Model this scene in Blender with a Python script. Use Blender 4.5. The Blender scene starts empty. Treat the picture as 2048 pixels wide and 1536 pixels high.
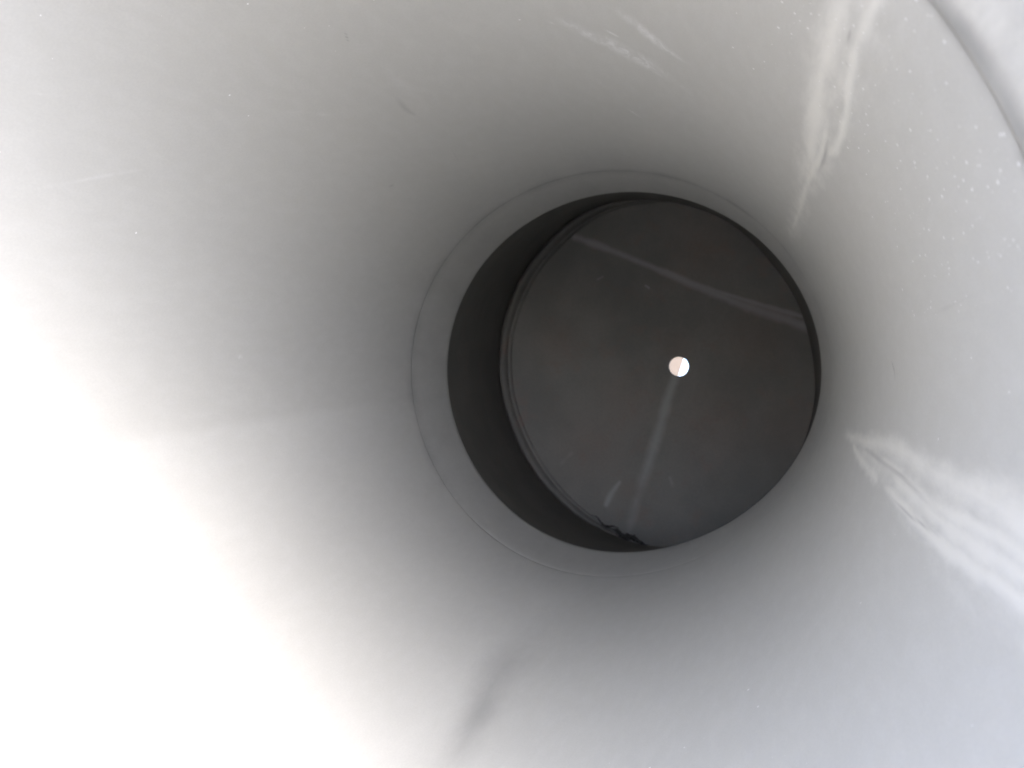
import bpy, math, random
import numpy as np
from mathutils import Matrix, Vector

random.seed(7)
rng = np.random.default_rng(7)
scene = bpy.context.scene
col = scene.collection

# ------------------------------------------------------------------ lengths
# Pipe frame: X right, Y along the pipe (into it), Z up; angles run from +X
# towards -Z.  All lengths below are in pipe radii, U metres each.
U = 0.10
TILT = math.radians(4.4)              # the wider far chamber props that end up
MOUTH_OUT, CHAMB_OUT = 1.09, 1.47
ROLL = math.radians(-17.0)             # it also lies rolled a little about its own axis
ROOT = Matrix.Translation((0, 0, 1.128 * U)) @ Matrix.Rotation(TILT, 4, 'X') @ Matrix.Rotation(ROLL, 4, 'Y')

# ------------------------------------------------------------------ camera
cam_d = bpy.data.cameras.new('camera')
cam = bpy.data.objects.new('camera', cam_d)
col.objects.link(cam)
cam_d.sensor_width = 36.0
cam_d.lens = 36.0 * 1700.0 / 2048.0
cam_d.clip_start = 0.005
cam_d.clip_end = 2000.0
cam_d.dof.use_dof = True
cam_d.dof.focus_distance = 0.24
cam_d.dof.aperture_fstop = 36.0
fwd = Vector((-0.268053, 0.962970, -0.028923))
right = Vector((0.963404, 0.267932, -0.008047))
up = Vector((0.0, 0.030022, 0.999549))
m = Matrix((right, up, -fwd)).transposed().to_4x4()
m.translation = Vector((0.6668 * U, 0.0, 0.0789 * U))
cam.matrix_world = ROOT @ m
scene.camera = cam

# ------------------------------------------------------------------ light
# the light comes into the mouth from behind the camera's right shoulder
OFF, PHI = math.radians(57.0), math.radians(48.0)
sun_dir = ROOT.to_3x3() @ Vector((math.sin(OFF) * math.cos(PHI), -math.cos(OFF), math.sin(OFF) * math.sin(PHI)))
SUN_EL = math.asin(sun_dir.z)
SUN_AZ = math.atan2(sun_dir.x, sun_dir.y)          # from +Y, clockwise
world = bpy.data.worlds.new("World")
scene.world = world
world.use_nodes = True
wn, wl = world.node_tree.nodes, world.node_tree.links
sky = wn.new('ShaderNodeTexSky')
sky.sky_type = 'NISHITA'
sky.sun_disc = False
sky.sun_elevation = SUN_EL
sky.sun_rotation = SUN_AZ
sky.air_density = 0.28
sky.dust_density = 1.5
sky.ozone_density = 0.2
bg = wn['Background']
bg.inputs['Strength'].default_value = 0.15
wl.new(sky.outputs['Color'], bg.inputs['Color'])

sd = bpy.data.lights.new('sun', 'SUN')
sd.energy = 0.5
sd.angle = math.radians(66.0)
sd.color = (1.0, 0.985, 0.965)
sun = bpy.data.objects.new('sun', sd)
col.objects.link(sun)
sun.rotation_euler = sun_dir.to_track_quat('Z', 'Y').to_euler()
sun.location = sun_dir * 5

scene.view_settings.view_transform = 'Standard'
scene.view_settings.look = 'None'
scene.view_settings.gamma = 1.0
scene.view_settings.exposure = 3.2

scene.render.engine = 'CYCLES'
scene.cycles.max_bounces = 16
scene.cycles.diffuse_bounces = 14
scene.cycles.glossy_bounces = 6
scene.cycles.caustics_reflective = True
scene.cycles.use_denoising = True
scene.cycles.filter_width = 1.7

# ------------------------------------------------------------------ node helper
class N:
    def __init__(self, name):
        self.m = bpy.data.materials.new(name)
        self.m.use_nodes = True
        self.t = self.m.node_tree
        self.b = self.t.nodes['Principled BSDF']
    def new(self, kind, **kw):
        n = self.t.nodes.new(kind)
        for k, v in kw.items():
            setattr(n, k, v)
        return n
    def link(self, a, b):
        self.t.links.new(a, b)
    def put(self, sock, v):
        if isinstance(v, (int, float)):
            sock.default_value = v
        elif isinstance(v, tuple):
            sock.default_value = v
        else:
            self.link(v, sock)
    def math(self, op, a, b=0.0, c=None, clamp=False):
        n = self.new('ShaderNodeMath', operation=op, use_clamp=clamp)
        self.put(n.inputs[0], a)
        self.put(n.inputs[1], b)
        if c is not None:
            self.put(n.inputs[2], c)
        return n.outputs[0]
    def smooth(self, v, lo, hi, a=0.0, b=1.0):
        n = self.new('ShaderNodeMapRange', interpolation_type='SMOOTHSTEP')
        self.put(n.inputs['Value'], v)
        n.inputs['From Min'].default_value = lo
        n.inputs['From Max'].default_value = hi
        n.inputs['To Min'].default_value = a
        n.inputs['To Max'].default_value = b
        return n.outputs['Result']
    def mix(self, f, a, b, blend='MIX'):
        n = self.new('ShaderNodeMix', data_type='RGBA', blend_type=blend)
        self.put(n.inputs[0], f)
        self.put(n.inputs[6], a)
        self.put(n.inputs[7], b)
        return n.outputs[2]
    def attr(self, name):
        return self.new('ShaderNodeAttribute', attribute_name=name).outputs['Fac']
    def coord(self, scale=(1, 1, 1)):
        tc = self.new('ShaderNodeTexCoord')
        mp = self.new('ShaderNodeMapping')
        mp.inputs['Scale'].default_value = scale
        self.link(tc.outputs['Object'], mp.inputs['Vector'])
        return mp.outputs['Vector']
    def noise(self, scale, stretch=(1, 1, 1), detail=4.0, rough=0.55, dist=0.0):
        n = self.new('ShaderNodeTexNoise')
        n.inputs['Scale'].default_value = scale
        n.inputs['Detail'].default_value = detail
        n.inputs['Roughness'].default_value = rough
        n.inputs['Distortion'].default_value = dist
        self.link(self.coord(stretch), n.inputs['Vector'])
        return n.outputs['Fac']
    def bump(self, h, strength, dist):
        n = self.new('ShaderNodeBump')
        n.inputs['Strength'].default_value = strength
        n.inputs['Distance'].default_value = dist
        self.link(h, n.inputs['Height'])
        self.link(n.outputs['Normal'], self.b.inputs['Normal'])

def grey(v, warm=0.0):
    return (v * (1 + warm), v, v * (1 - warm), 1.0)

# ------------------------------------------------------------------ materials
def pipe_material():
    n = N('grey_pipe_coat')
    pale_zone = n.attr('pale_zone')
    big = n.noise(14.0, (1, 0.5, 1), 3.0)
    fine = n.noise(300.0, (1, 0.35, 1), 4.0)
    p = PIPE_ALB
    c = n.mix(pale_zone, (p, p * 0.997, p * 0.932, 1), (p * 1.08, p * 1.078, p * 1.012, 1))
    c = n.mix(n.smooth(big, 0.3, 0.7), c, n.mix(0.07, c, grey(0.25)))
    c = n.mix(n.smooth(fine, 0.35, 0.75, 0.0, 0.05), c, grey(0.9))
    grain = n.noise(2200.0, (1, 0.6, 1), 2.0, 0.7)
    c = n.mix(n.smooth(grain, 0.3, 0.7, 0.0, 0.11), c, grey(0.30))
    # chalky scrapes along the pipe
    drag = n.noise(170.0, (1, 0.14, 1), 5.0, 0.6, 0.4)
    edge = n.noise(60.0, (1, 0.30, 1), 5.0, 0.65)
    sc = n.attr('scuff')
    scm = n.math('MULTIPLY_ADD', n.math('SUBTRACT', edge, 0.5), 0.75, sc)
    scm = n.math('MULTIPLY_ADD', n.math('SUBTRACT', drag, 0.5), 0.5, scm)
    mott = n.noise(28.0, (1, 0.35, 1), 6.0, 0.7)
    scm = n.math('MULTIPLY_ADD', n.math('SUBTRACT', mott, 0.5), 0.7, scm)
    fray = n.noise(240.0, (1, 0.3, 1), 5.0, 0.65)
    scm = n.math('MULTIPLY_ADD', n.math('SUBTRACT', fray, 0.5), 0.6, scm)
    scm = n.smooth(scm, 0.0, 1.0)
    scm = n.math('MULTIPLY', scm, n.smooth(sc, 0.0, 0.12))
    c = n.mix(n.math('MULTIPLY', scm, 0.70), c, (0.80, 0.79, 0.735, 1))
    # fine rubbed streaks
    st = n.attr('streak')
    fibre = n.noise(260.0, (1, 0.5, 1), 5.0, 0.7, 0.6)
    stm = n.math('MULTIPLY', n.smooth(st, 0.02, 0.8), n.smooth(fibre, 0.40, 0.66))
    stm = n.math('ADD', n.math('MULTIPLY', stm, 0.45), n.math('MULTIPLY', n.smooth(st, 0.0, 1.0), 0.10))
    c = n.mix(stm, c, grey(0.9))
    # dark smudges, hairlines, the dirt line at the lip, a darker deep end
    sm = n.attr('smudge_dark')
    smn = n.math('MULTIPLY_ADD', n.math('SUBTRACT', edge, 0.5), 0.7, sm)
    smm = n.math('MULTIPLY', n.smooth(smn, 0.05, 0.95), n.smooth(sm, 0.0, 0.15))
    c = n.mix(n.math('MULTIPLY', smm, 0.50), c, grey(0.17))
    # bright specks of grit near the mouth
    vo = n.new('ShaderNodeTexVoronoi', feature='F1')
    vo.inputs['Scale'].default_value = 900.0
    n.link(n.coord(), vo.inputs['Vector'])
    sep = n.new('ShaderNodeSeparateColor')
    n.link(vo.outputs['Color'], sep.inputs[0])
    pick = n.math('GREATER_THAN', n.math('ADD', sep.outputs[0], n.math('MULTIPLY', n.attr("speck"), 0.42)), 1.0)
    rad = n.math('MULTIPLY_ADD', n.math('POWER', sep.outputs[1], 3.0), 0.22, 0.07)
    dot = n.math('LESS_THAN', vo.outputs['Distance'], rad)
    spk = n.math('MULTIPLY', pick, dot)
    c = n.mix(n.math('MULTIPLY', spk, 0.75), c, grey(0.92))
    n.link(c, n.b.inputs['Base Color'])
    n.b.inputs['Roughness'].default_value = 0.55
    n.b.inputs['Specular IOR Level'].default_value = 0.25
    h = n.math('ADD', n.math('MULTIPLY', scm, 0.8), n.math('MULTIPLY', fine, 0.12))
    h = n.math('ADD', h, n.math('MULTIPLY', n.math('MULTIPLY', drag, sc), 0.5))
    h = n.math('ADD', h, n.math('MULTIPLY', spk, 0.6))
    n.bump(h, 0.35, 0.0006)
    return n.m

def steel_material(name, alb, rust=0.5, marks=False, rough=0.6):
    n = N(name)
    big = n.noise(22.0, (1, 1, 1), 5.0, 0.6)
    mid = n.noise(75.0, (1, 1, 1), 5.0, 0.65)
    fine = n.noise(600.0, (1, 1, 1), 3.0, 0.7)
    c = n.mix(n.smooth(big, 0.3, 0.7), (alb * 0.91, alb * 0.89, alb * 0.80, 1), (alb * 1.11, alb * 1.07, alb * 0.95, 1))
    c = n.mix(n.smooth(mid, 0.52, 0.75, 0.0, rust), c, (alb * 1.15, alb * 0.90, alb * 0.76, 1))
    c = n.mix(n.smooth(fine, 0.3, 0.8, 0.0, 0.25), c, grey(alb * 0.6))
    h = n.math('MULTIPLY', mid, 0.3)
    h = n.math('ADD', h, n.math('MULTIPLY', fine, 0.2))
    if marks:
        tr = n.attr('trail')
        w = n.math('MULTIPLY_ADD', n.math('SUBTRACT', mid, 0.5), 0.8, tr)
        trm = n.math('MULTIPLY', n.smooth(w, 0.0, 0.8), n.smooth(tr, 0.0, 0.2))
        c = n.mix(n.math('MULTIPLY', trm, 0.50), c, (alb * 2.0, alb * 2.05, alb * 1.85, 1))
        se = n.attr('score')
        w = n.math('MULTIPLY_ADD', n.math('SUBTRACT', mid, 0.5), 0.9, se)
        sem = n.math('MULTIPLY', n.smooth(w, 0.05, 0.9), n.smooth(se, 0.0, 0.2))
        c = n.mix(n.math('MULTIPLY', sem, 0.50), c, (alb * 2.1, alb * 2.0, alb * 1.95, 1))
        ru = n.attr('rust')
        c = n.mix(n.math('MULTIPLY', ru, 0.5), c, (alb * 1.1, alb * 0.62, alb * 0.42, 1))
        h = n.math('ADD', h, n.math('MULTIPLY', se, 0.7))
    n.link(c, n.b.inputs['Base Color'])
    n.b.inputs['Roughness'].default_value = rough
    n.b.inputs['Specular IOR Level'].default_value = 0.12
    n.bump(h, 0.3, 0.0006)
    return n.m

def ground_material():
    n = N('pale_gravelly_ground')
    a = n.noise(0.6, detail=6.0)
    b = n.noise(40.0, detail=5.0)
    c = n.mix(n.smooth(a, 0.3, 0.7), (0.31, 0.30, 0.285, 1), (0.37, 0.36, 0.345, 1))
    c = n.mix(n.smooth(b, 0.4, 0.7, 0, 0.5), c, (0.22, 0.215, 0.205, 1))
    n.link(c, n.b.inputs['Base Color'])
    n.b.inputs['Roughness'].default_value = 0.95
    n.bump(b, 0.5, 0.01)
    return n.m

PIPE_ALB = 0.53
M_pipe = pipe_material()
M_steel = steel_material('dark_bare_steel', 0.17, 0.4)
M_plate = steel_material('dark_marked_steel', 0.225, 0.5, True, 0.9)
M_weld = steel_material('rusty_weld', 0.18, 1.0)
M_gap_shade = steel_material('gap_shade_black', 0.05, 0.6)  # near-black colour that stands for shadow in the gap under the plate
ray = ROOT.to_3x3() @ (right * 339.0 + up * 35.0 + fwd * 1700.0)
RAY_T = (3.2 - cam.matrix_world.translation.y) / ray.y
WALL_X = round(cam.matrix_world.translation.x + RAY_T * ray.x, 3)
M_ground = ground_material()

# ------------------------------------------------------------------ mesh helpers
def link_mesh(name, verts, faces, mat, parent=None, smooth=True):
    me = bpy.data.meshes.new(name)
    verts = np.asarray(verts, dtype=np.float32).reshape(-1, 3)
    faces = np.asarray(faces, dtype=np.int32)
    k = faces.shape[1]
    me.vertices.add(len(verts))
    me.vertices.foreach_set('co', verts.ravel())
    me.loops.add(faces.size)
    me.loops.foreach_set('vertex_index', faces.ravel())
    me.polygons.add(len(faces))
    me.polygons.foreach_set('loop_start', np.arange(0, faces.size, k, dtype=np.int32))
    me.polygons.foreach_set('loop_total', np.full(len(faces), k, dtype=np.int32))
    me.polygons.foreach_set('use_smooth', np.full(len(faces), smooth, dtype=bool))
    me.update(calc_edges=True)
    me.validate()
    me.materials.append(mat)
    o = bpy.data.objects.new(name, me)
    col.objects.link(o)
    if parent:
        o.parent = parent
    return o

def polar(r, th, y):
    return np.stack([r * np.cos(th), y, -r * np.sin(th)], -1) * U

def ring_faces(rows, n, closed):
    """quads of a tube of `rows` rings of n points; closed joins last row to first"""
    i = np.arange(rows if closed else rows - 1)[:, None]
    j = np.arange(n)[None, :]
    a = i * n + j
    b = i * n + (j + 1) % n
    i2 = (i + 1) % rows
    return np.stack([a, b, i2 * n + (j + 1) % n, i2 * n + j], -1).reshape(-1, 4)

def lathe(name, rows, n, mat, parent, closed=True, flip=False):
    """rows: list of (radius function of theta, y); closed profile gives a solid"""
    th = np.arange(n) * 2 * math.pi / n
    V = []
    for rf, y in rows:
        r = rf(th) if callable(rf) else np.full(n, float(rf))
        yy = y(th) if callable(y) else np.full(n, float(y))
        V.append(polar(r, th, yy))
    F = ring_faces(len(rows), n, closed)
    if flip:
        F = F[:, ::-1]
    return link_mesh(name, np.concatenate(V), F, mat, parent)

def set_attr(o, name, vals):
    a = o.data.attributes.new(name, 'FLOAT', 'POINT')
    a.data.foreach_set('value', np.asarray(vals, np.float32).ravel())

def stroke(mask, X, Y, pts, amp=1.0, taper=0.0):
    """paints a tapering line (x, y, half width) into a mask over the grids X, Y"""
    if taper:
        P = []
        for (x0, y0, w0), (x1, y1, w1) in zip(pts[:-1], pts[1:]):
            for i in range(5):
                f = i / 5
                P.append((x0 + f * (x1 - x0), y0 + f * (y1 - y0), w0 + f * (w1 - w0)))
        P.append(pts[-1])
        L = np.concatenate([[0], np.cumsum([math.hypot(b[0] - a[0], b[1] - a[1]) for a, b in zip(P[:-1], P[1:])])])
        L = L / L[-1]
        head = taper if pts[0][1] > 1.1 or pts[0][1] < 1.0 else 0.0      # strokes that reach the lip do not fade there
        tail = taper if pts[-1][1] > 1.1 or pts[-1][1] < 1.0 else 0.0
        amps = [(min(1, l / head) if head else 1) * (min(1, (1 - l) / tail) if tail else 1) for l in L]
        pts = P
    else:
        amps = [1.0] * len(pts)
    for i in range(len(pts) - 1):
        (x0, y0, w0), (x1, y1, w1) = pts[i], pts[i + 1]
        w = max(w0, w1) * 1.1
        sel = (X > min(x0, x1) - w) & (X < max(x0, x1) + w) & (Y > min(y0, y1) - w) & (Y < max(y0, y1) + w)
        if not sel.any():
            continue
        px, py = X[sel], Y[sel]
        dx, dy = x1 - x0, y1 - y0
        t = np.clip(((px - x0) * dx + (py - y0) * dy) / max(dx * dx + dy * dy, 1e-9), 0, 1)
        d = np.hypot(px - x0 - t * dx, py - y0 - t * dy)
        v = amp * (amps[i] + t * (amps[i + 1] - amps[i])) * np.clip(1 - d / np.maximum(w0 + t * (w1 - w0), 1e-4), 0, 1)
        mask[sel] = np.maximum(mask[sel], v)

def sstep(x, a, b):
    t = np.clip((x - a) / (b - a), 0, 1)
    return t * t * (3 - 2 * t)

def tag(o, label=None, cat=None, kind=None):
    if label: o['label'] = label
    if cat: o['category'] = cat
    if kind: o['kind'] = kind

# ------------------------------------------------------------------ ground
gs = 500.0
gv, gf, k = [], [], 24
xs = np.sign(np.linspace(-1, 1, k + 1)) * np.abs(np.linspace(-1, 1, k + 1)) ** 3 * gs
for y in xs:
    for x in xs:
        gv.append((x, y, 0.0))
for j in range(k):
    for i in range(k):
        a = j * (k + 1) + i
        gf.append((a, a + 1, a + k + 2, a + k + 1))
ground = link_mesh('ground', gv, gf, M_ground)
tag(ground, 'pale dry gravelly ground the pipe lies on', None, 'structure')

# ------------------------------------------------------------------ the pipe
pipe = bpy.data.objects.new('pipe', None)
col.objects.link(pipe)
pipe.matrix_world = ROOT
pipe.empty_display_size = 0.05
tag(pipe, 'round grey pipe seen from its mouth, dark steel end with a small lit hole', 'pipe')

Z_OPEN, Z_RING, Z_DISC, Z_LIP, Z_MOUTH = 4.647, 4.126, 6.20, 1.05, 0.62
HARM = (0.0179, -0.0041, 0.0082, -0.0024, 0.0020, 0.0034)

def oval(th, k=1.0):
    """the slightly out-of-round section"""
    a, b, c, d, e, f = HARM
    return 1 + k * (a * np.cos(2 * th) + b * np.sin(2 * th) + c * np.cos(3 * th) + d * np.sin(3 * th)
                    + e * np.cos(4 * th) + f * np.sin(4 * th))

SEAM = math.radians(172.3)            # long seam on the left wall
CREASE = math.radians(97.5)           # shallow crease low on the wall

def crease(th, z):
    """long shallow flat between the seam and the crease, dying out at depth"""
    t = np.mod(th, 2 * math.pi)
    d = (SEAM + 0.010 * (z - 1.5) - t)
    rise = np.where((d > 0) & (d < 1.25), np.where(d < 0.35, (d / 0.35) ** 1.25, sstep(1.25 - d, 0, 0.9)), 0.0)
    fade = sstep(4.6 - z, 0.4, 2.2)
    h = -0.022 * rise * fade
    e = (t - CREASE)
    h = h + 0.014 * np.exp(-(e / 0.09) ** 2) * sstep(4.2 - z, 0.2, 1.2) * sstep(z, 1.6, 2.6)
    return h

def inner(th, z):
    k = 0.45 + 0.55 * sstep(z, 1.0, 4.4)
    return oval(th, k) + crease(th, z)

def zlip(t):
    """the mouth is cut slightly askew"""
    return 1.0 - 0.17 * np.sin(np.asarray(t))

def dirt(t, dz):
    """uneven dirt line along the rim"""
    c = 0.006 + 0.005 * np.sin(23 * t + 1) + 0.003 * np.sin(61 * t) + 0.002 * np.sin(140 * t)
    return (0.75 + 0.15 * np.sin(37 * t)) * np.clip(1 - np.abs(dz - c) / (0.062 + 0.012 * np.sin(29 * t)), 0, 1)

nt, nz = 1080, 420
zz = np.concatenate([np.linspace(Z_LIP + 0.012, 2.6, 260), np.linspace(2.6, Z_RING - 0.03, nz - 260 + 1)[1:]])
th = np.arange(nt) * 2 * math.pi / nt
TH, ZZ = np.meshgrid(th, zz)
Z0 = zlip(TH) + 0.012
ZZ = np.where(ZZ < 2.6, Z0 + (ZZ - zz[0]) / (2.6 - zz[0]) * (2.6 - Z0), ZZ)
Rin = inner(TH, ZZ)
# lip groove, inner skin, then the outer skin: one closed solid
rows = [polar(np.full(nt, MOUTH_OUT - 0.004), th, zlip(th) + 0.012)]
inner_v = polar(Rin, TH, ZZ).reshape(-1, 3)
g0 = polar(oval(th, 1.0) + 0.02, th, np.full(nt, Z_RING - 0.030))
o1 = polar(np.full(nt, MOUTH_OUT), th, np.full(nt, Z_RING - 0.030))
V = np.concatenate([inner_v, o1, rows[0]])
F = ring_faces(len(zz) + 2, nt, True)
wall = link_mesh('pipe_wall', V, F, M_pipe, pipe)
nextra = 2 * nt

SCUFF = [
    [(-36.94, 1.06, 0.026), (-36.94, 1.31, 0.0262), (-36.99, 1.582, 0.0372), (-36.96, 1.848, 0.037), (-36.29, 2.095, 0.032), (-35.4, 2.419, 0.0228)],
    [(-34.08, 1.06, 0.0158), (-34.08, 1.22, 0.0158), (-34.17, 1.427, 0.0168), (-33.45, 1.596, 0.0131), (-32.39, 1.767, 0.0114), (-32.21, 1.984, 0.0117), (-33.66, 2.181, 0.0128)],
    [(-35.47, 1.715, 0.0141), (-34.66, 1.923, 0.0158), (-34.16, 2.119, 0.015), (-34.4, 2.417, 0.0142), (-34.38, 2.879, 0.0152), (-34.61, 3.593, 0.0127)],
    [(11.89, 3.38, 0.0159), (9.2, 2.548, 0.024), (7.92, 2.041, 0.0264), (7.7, 1.676, 0.0296), (7.78, 1.394, 0.0328), (8.12, 1.06, 0.0347)],
    [(11.6, 3.048, 0.0108), (13.32, 2.538, 0.0179), (13.96, 2.292, 0.0216)],
    [(13.78, 2.324, 0.0137), (13.69, 1.918, 0.0135), (13.72, 1.572, 0.0148), (13.25, 1.316, 0.0139), (12.41, 1.06, 0.0141)],
    [(11.92, 2.25, 0.0185), (11.55, 1.854, 0.0174), (11.92, 1.569, 0.0166), (11.57, 1.317, 0.0186), (10.85, 1.06, 0.0195)],
    [(10.96, 2.556, 0.015), (10.85, 1.987, 0.0117), (10.92, 1.67, 0.0138), (10.07, 1.366, 0.0161), (9.66, 1.06, 0.0198)],
]
HALO = [
    [(-36.0, 1.06, 0.09), (-35.6, 1.6, 0.085), (-35.0, 2.2, 0.065), (-34.6, 2.9, 0.045), (-34.0, 4.0, 0.045)],
    [(10.2, 1.06, 0.11), (10.8, 1.6, 0.09), (11.6, 2.3, 0.06), (12.0, 3.2, 0.03)],
]
STREAK = [
    [(-82.11, 2.153, 0.0279), (-75.28, 2.298, 0.046), (-68.02, 2.414, 0.0511), (-61.65, 2.538, 0.0299), (-56.19, 2.619, 0.0154)],
    [(-71.79, 2.042, 0.0216), (-67.27, 2.116, 0.0274), (-62.69, 2.25, 0.0265), (-57.09, 2.322, 0.0137)],
    [(-81.48, 2.218, 0.0065), (-80.26, 2.257, 0.0066)],
    [(-72.53, 2.233, 0.0079), (-69.88, 2.284, 0.0081)],
    [(-66.57, 2.454, 0.0072), (-64.19, 2.499, 0.0074)],
    [(-153.64, 1.489, 0.0061), (-150.7, 1.632, 0.0067), (-147.52, 1.761, 0.0083), (-143.29, 1.943, 0.0057)],
    [(-141.39, 1.386, 0.0041), (-140.32, 1.449, 0.0051), (-139.07, 1.542, 0.0036)],
    [(-110.45, 2.203, 0.0156), (-110.96, 2.434, 0.0258), (-111.39, 2.66, 0.0188)],
    [(-128.94, 2.141, 0.0076), (-126.23, 2.241, 0.0105), (-122.61, 2.459, 0.0116)],
    [(-174.39, 2.515, 0.0104), (-174.58, 2.569, 0.0091)],
    [(-75.3, 2.976, 0.0088), (-72.09, 3.106, 0.0073)],
]
SMUDGE = [
    [(95.33, 3.372, 0.0317), (97.72, 3.183, 0.0449), (99.14, 2.978, 0.0455), (98.57, 2.661, 0.0376), (96.94, 2.412, 0.030), (95.81, 2.2, 0.03), (95.0, 1.85, 0.03)],
    [(-109.84, 2.019, 0.0036), (-111.5, 2.105, 0.0037)],
    [(-4.15, 2.344, 0.0041), (-2.57, 2.297, 0.0054), (-0.1, 2.279, 0.0027)],
    [(-8.66, 1.89, 0.0078), (-9.39, 1.583, 0.0074), (-10.38, 1.245, 0.0059)],
    [(-115.57, 3.062, 0.0054), (-118.27, 3.341, 0.0059)],
    [(-113.57, 2.454, 0.0115), (-114.78, 2.619, 0.0123), (-114.41, 2.783, 0.0098)],
    [(-131.65, 3.033, 0.0107), (-130.73, 3.072, 0.0108)],
    [(-35.16, 1.488, 0.0053), (-35.45, 1.39, 0.0049)],
    [(-34.67, 1.536, 0.0036), (-34.37, 1.549, 0.0027)],
    [(-33.95, 1.947, 0.008), (-33.21, 2.164, 0.0076), (-33.36, 2.347, 0.0069)],
    [(10.92, 2.924, 0.0086), (10.89, 2.457, 0.0101), (10.74, 2.054, 0.0072), (11.22, 1.757, 0.0083), (10.82, 1.514, 0.0071)],
    [(13.95, 2.151, 0.0051), (13.94, 1.853, 0.0044), (13.14, 1.545, 0.0036)],
]
SM_AMP = [0.75, 1, 1, 0.35, 0.5, 0.4, 0.5, 0.7, 1, 0.8, 0.7, 0.8]

A = np.mod(TH + math.pi, 2 * math.pi) - math.pi      # -pi..pi
A2 = np.mod(TH, 2 * math.pi)
def rad(pts, w=1.0):
    return [(math.radians(a), z, b * w) for a, z, b in pts]
# marks wander a little
AW = A + 0.004 * np.sin(6 * ZZ + 3 * A) + 0.0012 * np.sin(37 * ZZ + 17 * A + 1)
ZW = ZZ
scuff = np.zeros_like(TH)
for s in SCUFF:
    stroke(scuff, AW, ZW, rad(s, 1.8), 0.9, 0.14)
for s in HALO:
    stroke(scuff, AW, ZW, rad(s, 1.3), 0.55, 0.2)
streak = np.zeros_like(TH)
for i, s in enumerate(STREAK):
    stroke(streak, A, ZZ, rad(s, 1.3), 0.3 if i in (5, 6, 7, 8) else 0.75, 0.35)
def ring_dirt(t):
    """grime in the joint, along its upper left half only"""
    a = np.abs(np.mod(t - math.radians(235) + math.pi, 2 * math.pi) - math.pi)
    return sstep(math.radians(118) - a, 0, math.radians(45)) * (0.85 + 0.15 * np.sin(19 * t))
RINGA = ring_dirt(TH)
smudge_dark = np.zeros_like(TH)
for s, amp in zip(SMUDGE, SM_AMP):
    stroke(smudge_dark, A, ZZ, rad(s, 3.2 if amp == 0.75 else 1.3), amp * (0.8 if amp == 0.75 else 1), 0.35)
smudge_dark = np.maximum(smudge_dark, 0.20 * sstep(ZZ, 3.3, 4.1))  # wall gets evenly darker towards the deep end
smudge_dark = np.maximum(smudge_dark, 0.62 * RINGA * np.clip(1 - np.abs(ZZ - Z_RING + 0.03) / 0.14, 0, 1))
smudge_dark = np.maximum(smudge_dark, dirt(TH, ZZ - zlip(TH)))
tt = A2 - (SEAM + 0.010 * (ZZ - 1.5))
pale_zone = sstep(-tt, -0.015, 0.03) * sstep(A2 - CREASE, -0.10, 0.12) * (0.3 + 0.7 * sstep(4.2 - ZZ, 0.0, 1.2))  # paler tone between seam and crease, weaker with depth
speck = sstep(np.degrees(A), -62, -30) * sstep(-np.degrees(A), 4, 16) * sstep(2.2 - ZZ, 0.0, 0.7)
speck = np.maximum(speck, 0.03 * sstep(2.4 - ZZ, 0, 0.5))
pad = np.zeros(nextra)
for nm, v in (('scuff', scuff), ('streak', streak), ('smudge_dark', smudge_dark), ('pale_zone', pale_zone), ('speck', speck)):
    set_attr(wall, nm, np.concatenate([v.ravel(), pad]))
wall['label'] = 'light grey scuffed pipe wall'

# the chamfered lip at the mouth, a dark dirt line between it and the wall
def rlip(dz):
    return lambda t: inner(t, zlip(t)) + dz
def yl(dy):
    return lambda t: zlip(t) + dy
lip = lathe('mouth_rim', [
    (rlip(0.012), yl(0.040)), (rlip(0.001), yl(0.0305)), (rlip(-0.0004), yl(0.0295)), (rlip(-0.0012), yl(0.010)), (rlip(-0.0012), yl(0.0)),
    (rlip(-0.0012), yl(-0.01)), (rlip(-0.001), yl(-0.02)), (rlip(-0.001), yl(-0.03)), (rlip(-0.0005), yl(-0.045)), (rlip(0.001), yl(-0.07)),
    (rlip(0.004), yl(-0.12)), (rlip(0.010), yl(-0.20)), (rlip(0.016), yl(-0.27)),
    (rlip(0.030), yl(-0.30)), (MOUTH_OUT - 0.02, yl(-0.30)), (MOUTH_OUT, yl(-0.27)), (MOUTH_OUT, yl(0.010))],
    720, M_pipe, pipe)
lip['label'] = 'pale scraped rim at the pipe mouth'
lt = np.tile(np.arange(720) * 2 * math.pi / 720, 17)
ly = np.repeat([0.04, 0.0305, 0.0295, 0.01, 0.0, -0.01, -0.02, -0.03, -0.045, -0.07, -0.12, -0.2, -0.27, -0.3, -0.3, -0.27, 0.01], 720)
set_attr(lip, 'smudge_dark', dirt(lt, ly))
set_attr(lip, 'scuff', 0.55 * sstep(-ly, -0.02, 0.06) * (0.8 + 0.2 * np.sin(60 * lt) * np.sin(23 * lt)))

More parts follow.
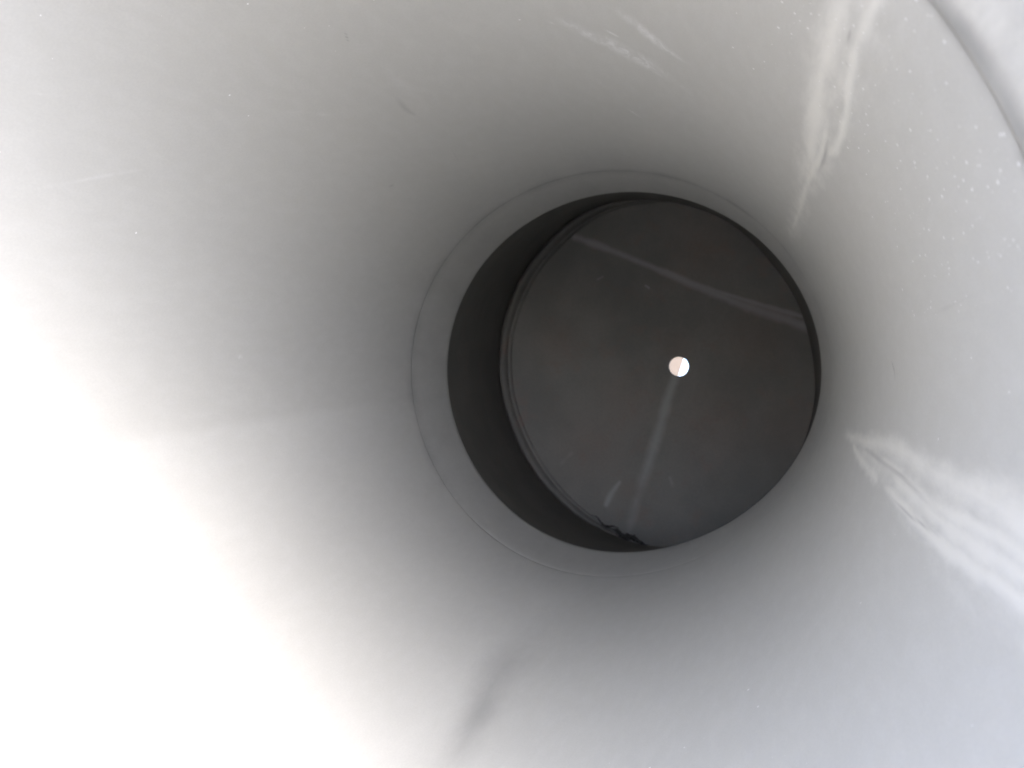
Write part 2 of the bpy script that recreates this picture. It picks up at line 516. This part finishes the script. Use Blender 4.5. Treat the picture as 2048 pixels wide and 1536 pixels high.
# sleeve pushed in at the deep end, its edge shows as the faint ring
def rcol(dz, k=1.0):
    return lambda t: oval(t, k) + dz
collar = lathe('collar', [
    (rcol(0.040), Z_RING - 0.029), (rcol(0.004), Z_RING - 0.028), (rcol(0.002), Z_RING - 0.020), (rcol(0.002), Z_RING + 0.03),
    (rcol(0.002), Z_RING + 0.08), (rcol(0.002), 4.40), (rcol(0.001), 4.60), (rcol(0.0), Z_OPEN - 0.008), (rcol(0.003), Z_OPEN),
    (rcol(0.035), Z_OPEN), (MOUTH_OUT, Z_OPEN), (MOUTH_OUT, Z_RING - 0.028)], 720, M_pipe, pipe)
set_attr(collar, 'smudge_dark', 0.22 + np.outer([0.5, 0.5, 0.5, 0.2, 0, 0, 0, 0, 0, 0, 0, 0], ring_dirt(np.arange(720) * 2 * math.pi / 720)))  # base value darkens the whole collar, grime only at the joint
collar['label'] = 'faint inner ring where the grey pipe ends'

# ------------------------------------------------------------------ steel end
DA = np.radians([-175, -164, -153, -140, -126, -115, -102, -80, -66, -43, -19, -8, 5, 28, 37, 60, 89, 105, 124, 143, 161])
DR = np.array([1.056, 1.079, 1.079, 1.111, 1.128, 1.168, 1.198, 1.185, 1.166, 1.092, 1.082, 1.082, 1.108, 1.152, 1.185, 1.27, 1.300, 1.208, 1.122, 1.062, 1.048])
ga = np.linspace(-math.pi, math.pi, 721)
gr = np.interp(ga, DA, DR, period=2 * math.pi)
kern = np.hanning(61); kern /= kern.sum()
gr[:-1] = np.convolve(np.concatenate([gr[:-1][-30:], gr[:-1], gr[:-1][:30]]), kern, 'valid')
gr[-1] = gr[0]
def rdisc(t, d=0.0):
    return np.interp(np.mod(np.asarray(t) + math.pi, 2 * math.pi) - math.pi, ga, gr) + d
def bead(t):
    """weld band width: broad on the left, gone on the right"""
    a = np.abs(np.mod(np.asarray(t), 2 * math.pi) - math.radians(185))
    return 0.003 + 0.097 * sstep(math.radians(105) - a, 0, math.radians(60))

def rch(f):
    return lambda t: (1 - f) * (oval(t) + 0.012) + f * (rdisc(t) + bead(t) + 0.004)
ch_rows = [(rcol(0.006), Z_OPEN + 0.004)]
for f in np.linspace(0.03, 1.0, 24):
    ch_rows.append((rch(f), Z_OPEN + 0.004 + f * (Z_DISC + 0.03 - Z_OPEN)))
ch_rows += [(CHAMB_OUT, Z_DISC + 0.03), (CHAMB_OUT, Z_DISC - 0.6), (MOUTH_OUT + 0.02, Z_OPEN + 0.004)]
chamber = lathe('end_chamber', ch_rows, 720, M_steel, pipe)
chamber['label'] = 'near black steel wall between pipe and end plate'

wob = lambda t: 0.005 * np.sin(23 * t + 1) + 0.003 * np.sin(57 * t) + 0.006 * np.sin(11 * t + 2)
def wr(f, d=0.0):
    return lambda t: rdisc(t) + f * bead(t) + d
def wy(dy, k=0.0):
    return lambda t: Z_DISC + dy * np.minimum(1, bead(t) / 0.06) + k * wob(t) + 0.05 * (1 - sstep(bead(t), 0.004, 0.03))
weld = lathe('weld_ring', [
    (wr(1.0), wy(0.01)), (wr(0.94), wy(-0.030, 1)), (wr(0.80), wy(-0.048, 1)), (wr(0.62), wy(-0.050, 1)), (wr(0.46), wy(-0.036, 0.6)),
    (wr(0.36), wy(-0.012, 0.4)), (wr(0.28), wy(0.006)), (wr(0.18), wy(0.006)), (wr(0.15), wy(-0.012)), (wr(0.08), wy(-0.012)),
    (wr(0.05), wy(-0.003)), (wr(0.0), wy(-0.001)), (wr(-0.01), wy(0.02)), (wr(1.0), wy(0.024))], 1080, M_weld, pipe)
weld['label'] = 'brownish weld band round the end plate'

# end plate with its hole
HX, HZ, HR = 0.1827, -0.0183, 0.0693        # X right, second value down
np_r, np_t = 200, 720
tp = np.arange(np_t) * 2 * math.pi / np_t
f = np.linspace(0, 1, np_r)[:, None] ** 1.0
rp = rdisc(tp) + bead(tp) + 0.012
ex, ey = rp * np.cos(tp), rp * np.sin(tp)
hx, hy = HX + HR * np.cos(tp), HZ + HR * np.sin(tp)
PX = hx + f * (ex - hx)
PY = hy + f * (ey - hy)
dish = 0.012 * np.sin(2.1 * PX + 0.7) * np.cos(1.7 * PY) * np.clip(1 - f, 0, 1)
front = np.stack([PX, Z_DISC + dish, -PY], -1).reshape(-1, 3) * U
back_e = np.stack([ex, np.full(np_t, Z_DISC + 0.045), -ey], -1) * U
back_h = np.stack([hx, np.full(np_t, Z_DISC + 0.045), -hy], -1) * U
V = np.concatenate([front, back_e, back_h])
plate = link_mesh('end_plate', V, ring_faces(np_r + 2, np_t, True), M_plate, pipe)
plate['label'] = 'dark steel end plate with a streak below its hole'
trail = np.zeros_like(PX)
stroke(trail, PX, PY, [(0.160, 0.05, 0.050), (0.104, 0.223, 0.058), (0.043, 0.44, 0.064), (-0.023, 0.66, 0.066), (-0.078, 0.807, 0.066), (-0.133, 0.993, 0.062), (-0.185, 1.22, 0.06)], 0.80)
trail *= 1 - 0.6 * sstep(PY, 0.15, 1.2)
stroke(trail, PX, PY, [(-0.245, 0.83, 0.022), (-0.309, 0.918, 0.040), (-0.345, 1.00, 0.03)], 0.8)
stroke(trail, PX, PY, [(0.12, 0.783, 0.02), (0.138, 0.837, 0.03)], 0.45)
stroke(trail, PX, PY, [(-0.68, 0.70, 0.03), (-0.60, 0.62, 0.03)], 0.3)
score = np.zeros_like(PX)
stroke(score, PX, PY, [(-0.567, -0.978, 0.05), (-0.381, -0.904, 0.045), (-0.018, -0.745, 0.04), (0.335, -0.579, 0.045), (0.677, -0.429, 0.055), (1.10, -0.270, 0.06)], 0.85)
stroke(score, PX, PY, [(0.10, -0.705, 0.02), (0.23, -0.629, 0.035), (0.507, -0.528, 0.03), (0.778, -0.437, 0.03), (1.07, -0.345, 0.03)], 0.9)
stroke(score, PX, PY, [(-0.05, -0.605, 0.012), (-0.026, -0.587, 0.014)], 1.0)
stroke(score, PX, PY, [(-0.40, -0.66, 0.016), (-0.36, -0.68, 0.012)], 0.6)
rust = np.zeros_like(PX)
for x, y, w in [(0.18, -0.16, 0.16), (-0.70, -0.2, 0.2), (-0.45, 0.55, 0.35), (0.7, -0.2, 0.3), (0.35, -0.85, 0.3), (0.45, 0.4, 0.4), (-0.2, 0.25, 0.3), (-0.18, 0.88, 0.12), (0.9, 0.4, 0.3)]:
    d = np.hypot(PX - x, PY - y) / w
    rust = np.maximum(rust, 0.3 * np.exp(-d * d * 1.5))
padp = np.zeros(2 * np_t)
for nm, v in (('trail', trail), ('score', score), ('rust', rust)):
    set_attr(plate, nm, np.concatenate([v.ravel(), padp]))

# ragged dark strip painting in the shadow gap at the plate's foot
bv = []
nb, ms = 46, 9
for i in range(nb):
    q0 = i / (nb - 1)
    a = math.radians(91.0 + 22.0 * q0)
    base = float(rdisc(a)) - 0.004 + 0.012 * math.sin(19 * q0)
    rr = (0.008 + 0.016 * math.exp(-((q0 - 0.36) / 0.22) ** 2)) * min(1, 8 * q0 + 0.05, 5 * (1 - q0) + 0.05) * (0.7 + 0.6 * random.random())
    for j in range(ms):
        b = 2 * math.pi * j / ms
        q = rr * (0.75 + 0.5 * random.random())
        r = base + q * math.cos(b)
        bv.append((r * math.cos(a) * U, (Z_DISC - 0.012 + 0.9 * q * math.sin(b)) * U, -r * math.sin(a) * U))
gap_strip = link_mesh('gap_shade_strip', bv, ring_faces(nb, ms, False), M_gap_shade, pipe)
gap_strip['label'] = 'ragged black strip standing for the shadow gap at the foot of the end plate'
bv = []
for i in range(8):
    q0 = i / 7
    a = math.radians(102.0 + 3.2 * q0)
    base = float(rdisc(a)) - 0.040 + 0.035 * q0
    rr = 0.013 * math.sin(math.pi * min(max(q0, 0.08), 0.92)) * (0.7 + 0.6 * random.random())
    for j in range(7):
        b = 2 * math.pi * j / 7
        r = base + rr * math.cos(b)
        bv.append((r * math.cos(a) * U, (Z_DISC - 0.03 + rr * math.sin(b)) * U, -r * math.sin(a) * U))
flake = link_mesh('rust_flake', bv, ring_faces(8, 7, False), M_weld, pipe)

# ------------------------------------------------------------------ wall behind
def plaster_material():
    n = N('tan_plaster')
    a = n.noise(3.0, detail=6.0)
    c = n.mix(n.smooth(a, 0.3, 0.7), (0.152, 0.125, 0.098, 1), (0.165, 0.136, 0.107, 1))
    n.link(c, n.b.inputs['Base Color'])
    n.b.inputs['Roughness'].default_value = 0.9
    n.bump(n.noise(90.0), 0.4, 0.004)
    return n.m
WY, WX1, WH = 3.2, WALL_X, 1.9
wv, wf = [], []
for x0, x1, y0, y1, z0, z1 in [(-3.0, WX1, WY, WY + 0.10, -0.05, WH)]:
    nx, nh = 16, 10
    prof = [(x1 - 0.003, y0), (x1, y0 + 0.003), (x1 - 0.04, y1), (x0, y1), (x0, y0)]
    for z in (z0, z1 - 0.012, z1):
        ins = 0.0 if z < z1 else 0.010
        for px, py in prof:
            wv.append((px - ins * np.sign(px - (x0 + x1) / 2), py + ins * np.sign((y0 + y1) / 2 - py), z))
    k = len(prof)
    for i in range(2):
        for j in range(k):
            wf.append((i * k + j, i * k + (j + 1) % k, (i + 1) * k + (j + 1) % k, (i + 1) * k + j))
    top = len(wv)
    wv.append(((x0 + x1) / 2, (y0 + y1) / 2, z1))
    for j in range(k):
        a = 2 * k + j
        b = 2 * k + (j + 1) % k
        wf.append((a, b, top, top))
wf = [q if q[2] != q[3] else q for q in wf]
bw = bpy.data.meshes.new('plaster_wall')
bw.from_pydata(wv, [], [q if q[2] != q[3] else q[:3] for q in wf])
bw.materials.append(plaster_material())
pw = bpy.data.objects.new('plaster_wall', bw)
col.objects.link(pw)
tag(pw, 'tan wall end glimpsed through the left of the small hole', 'wall')
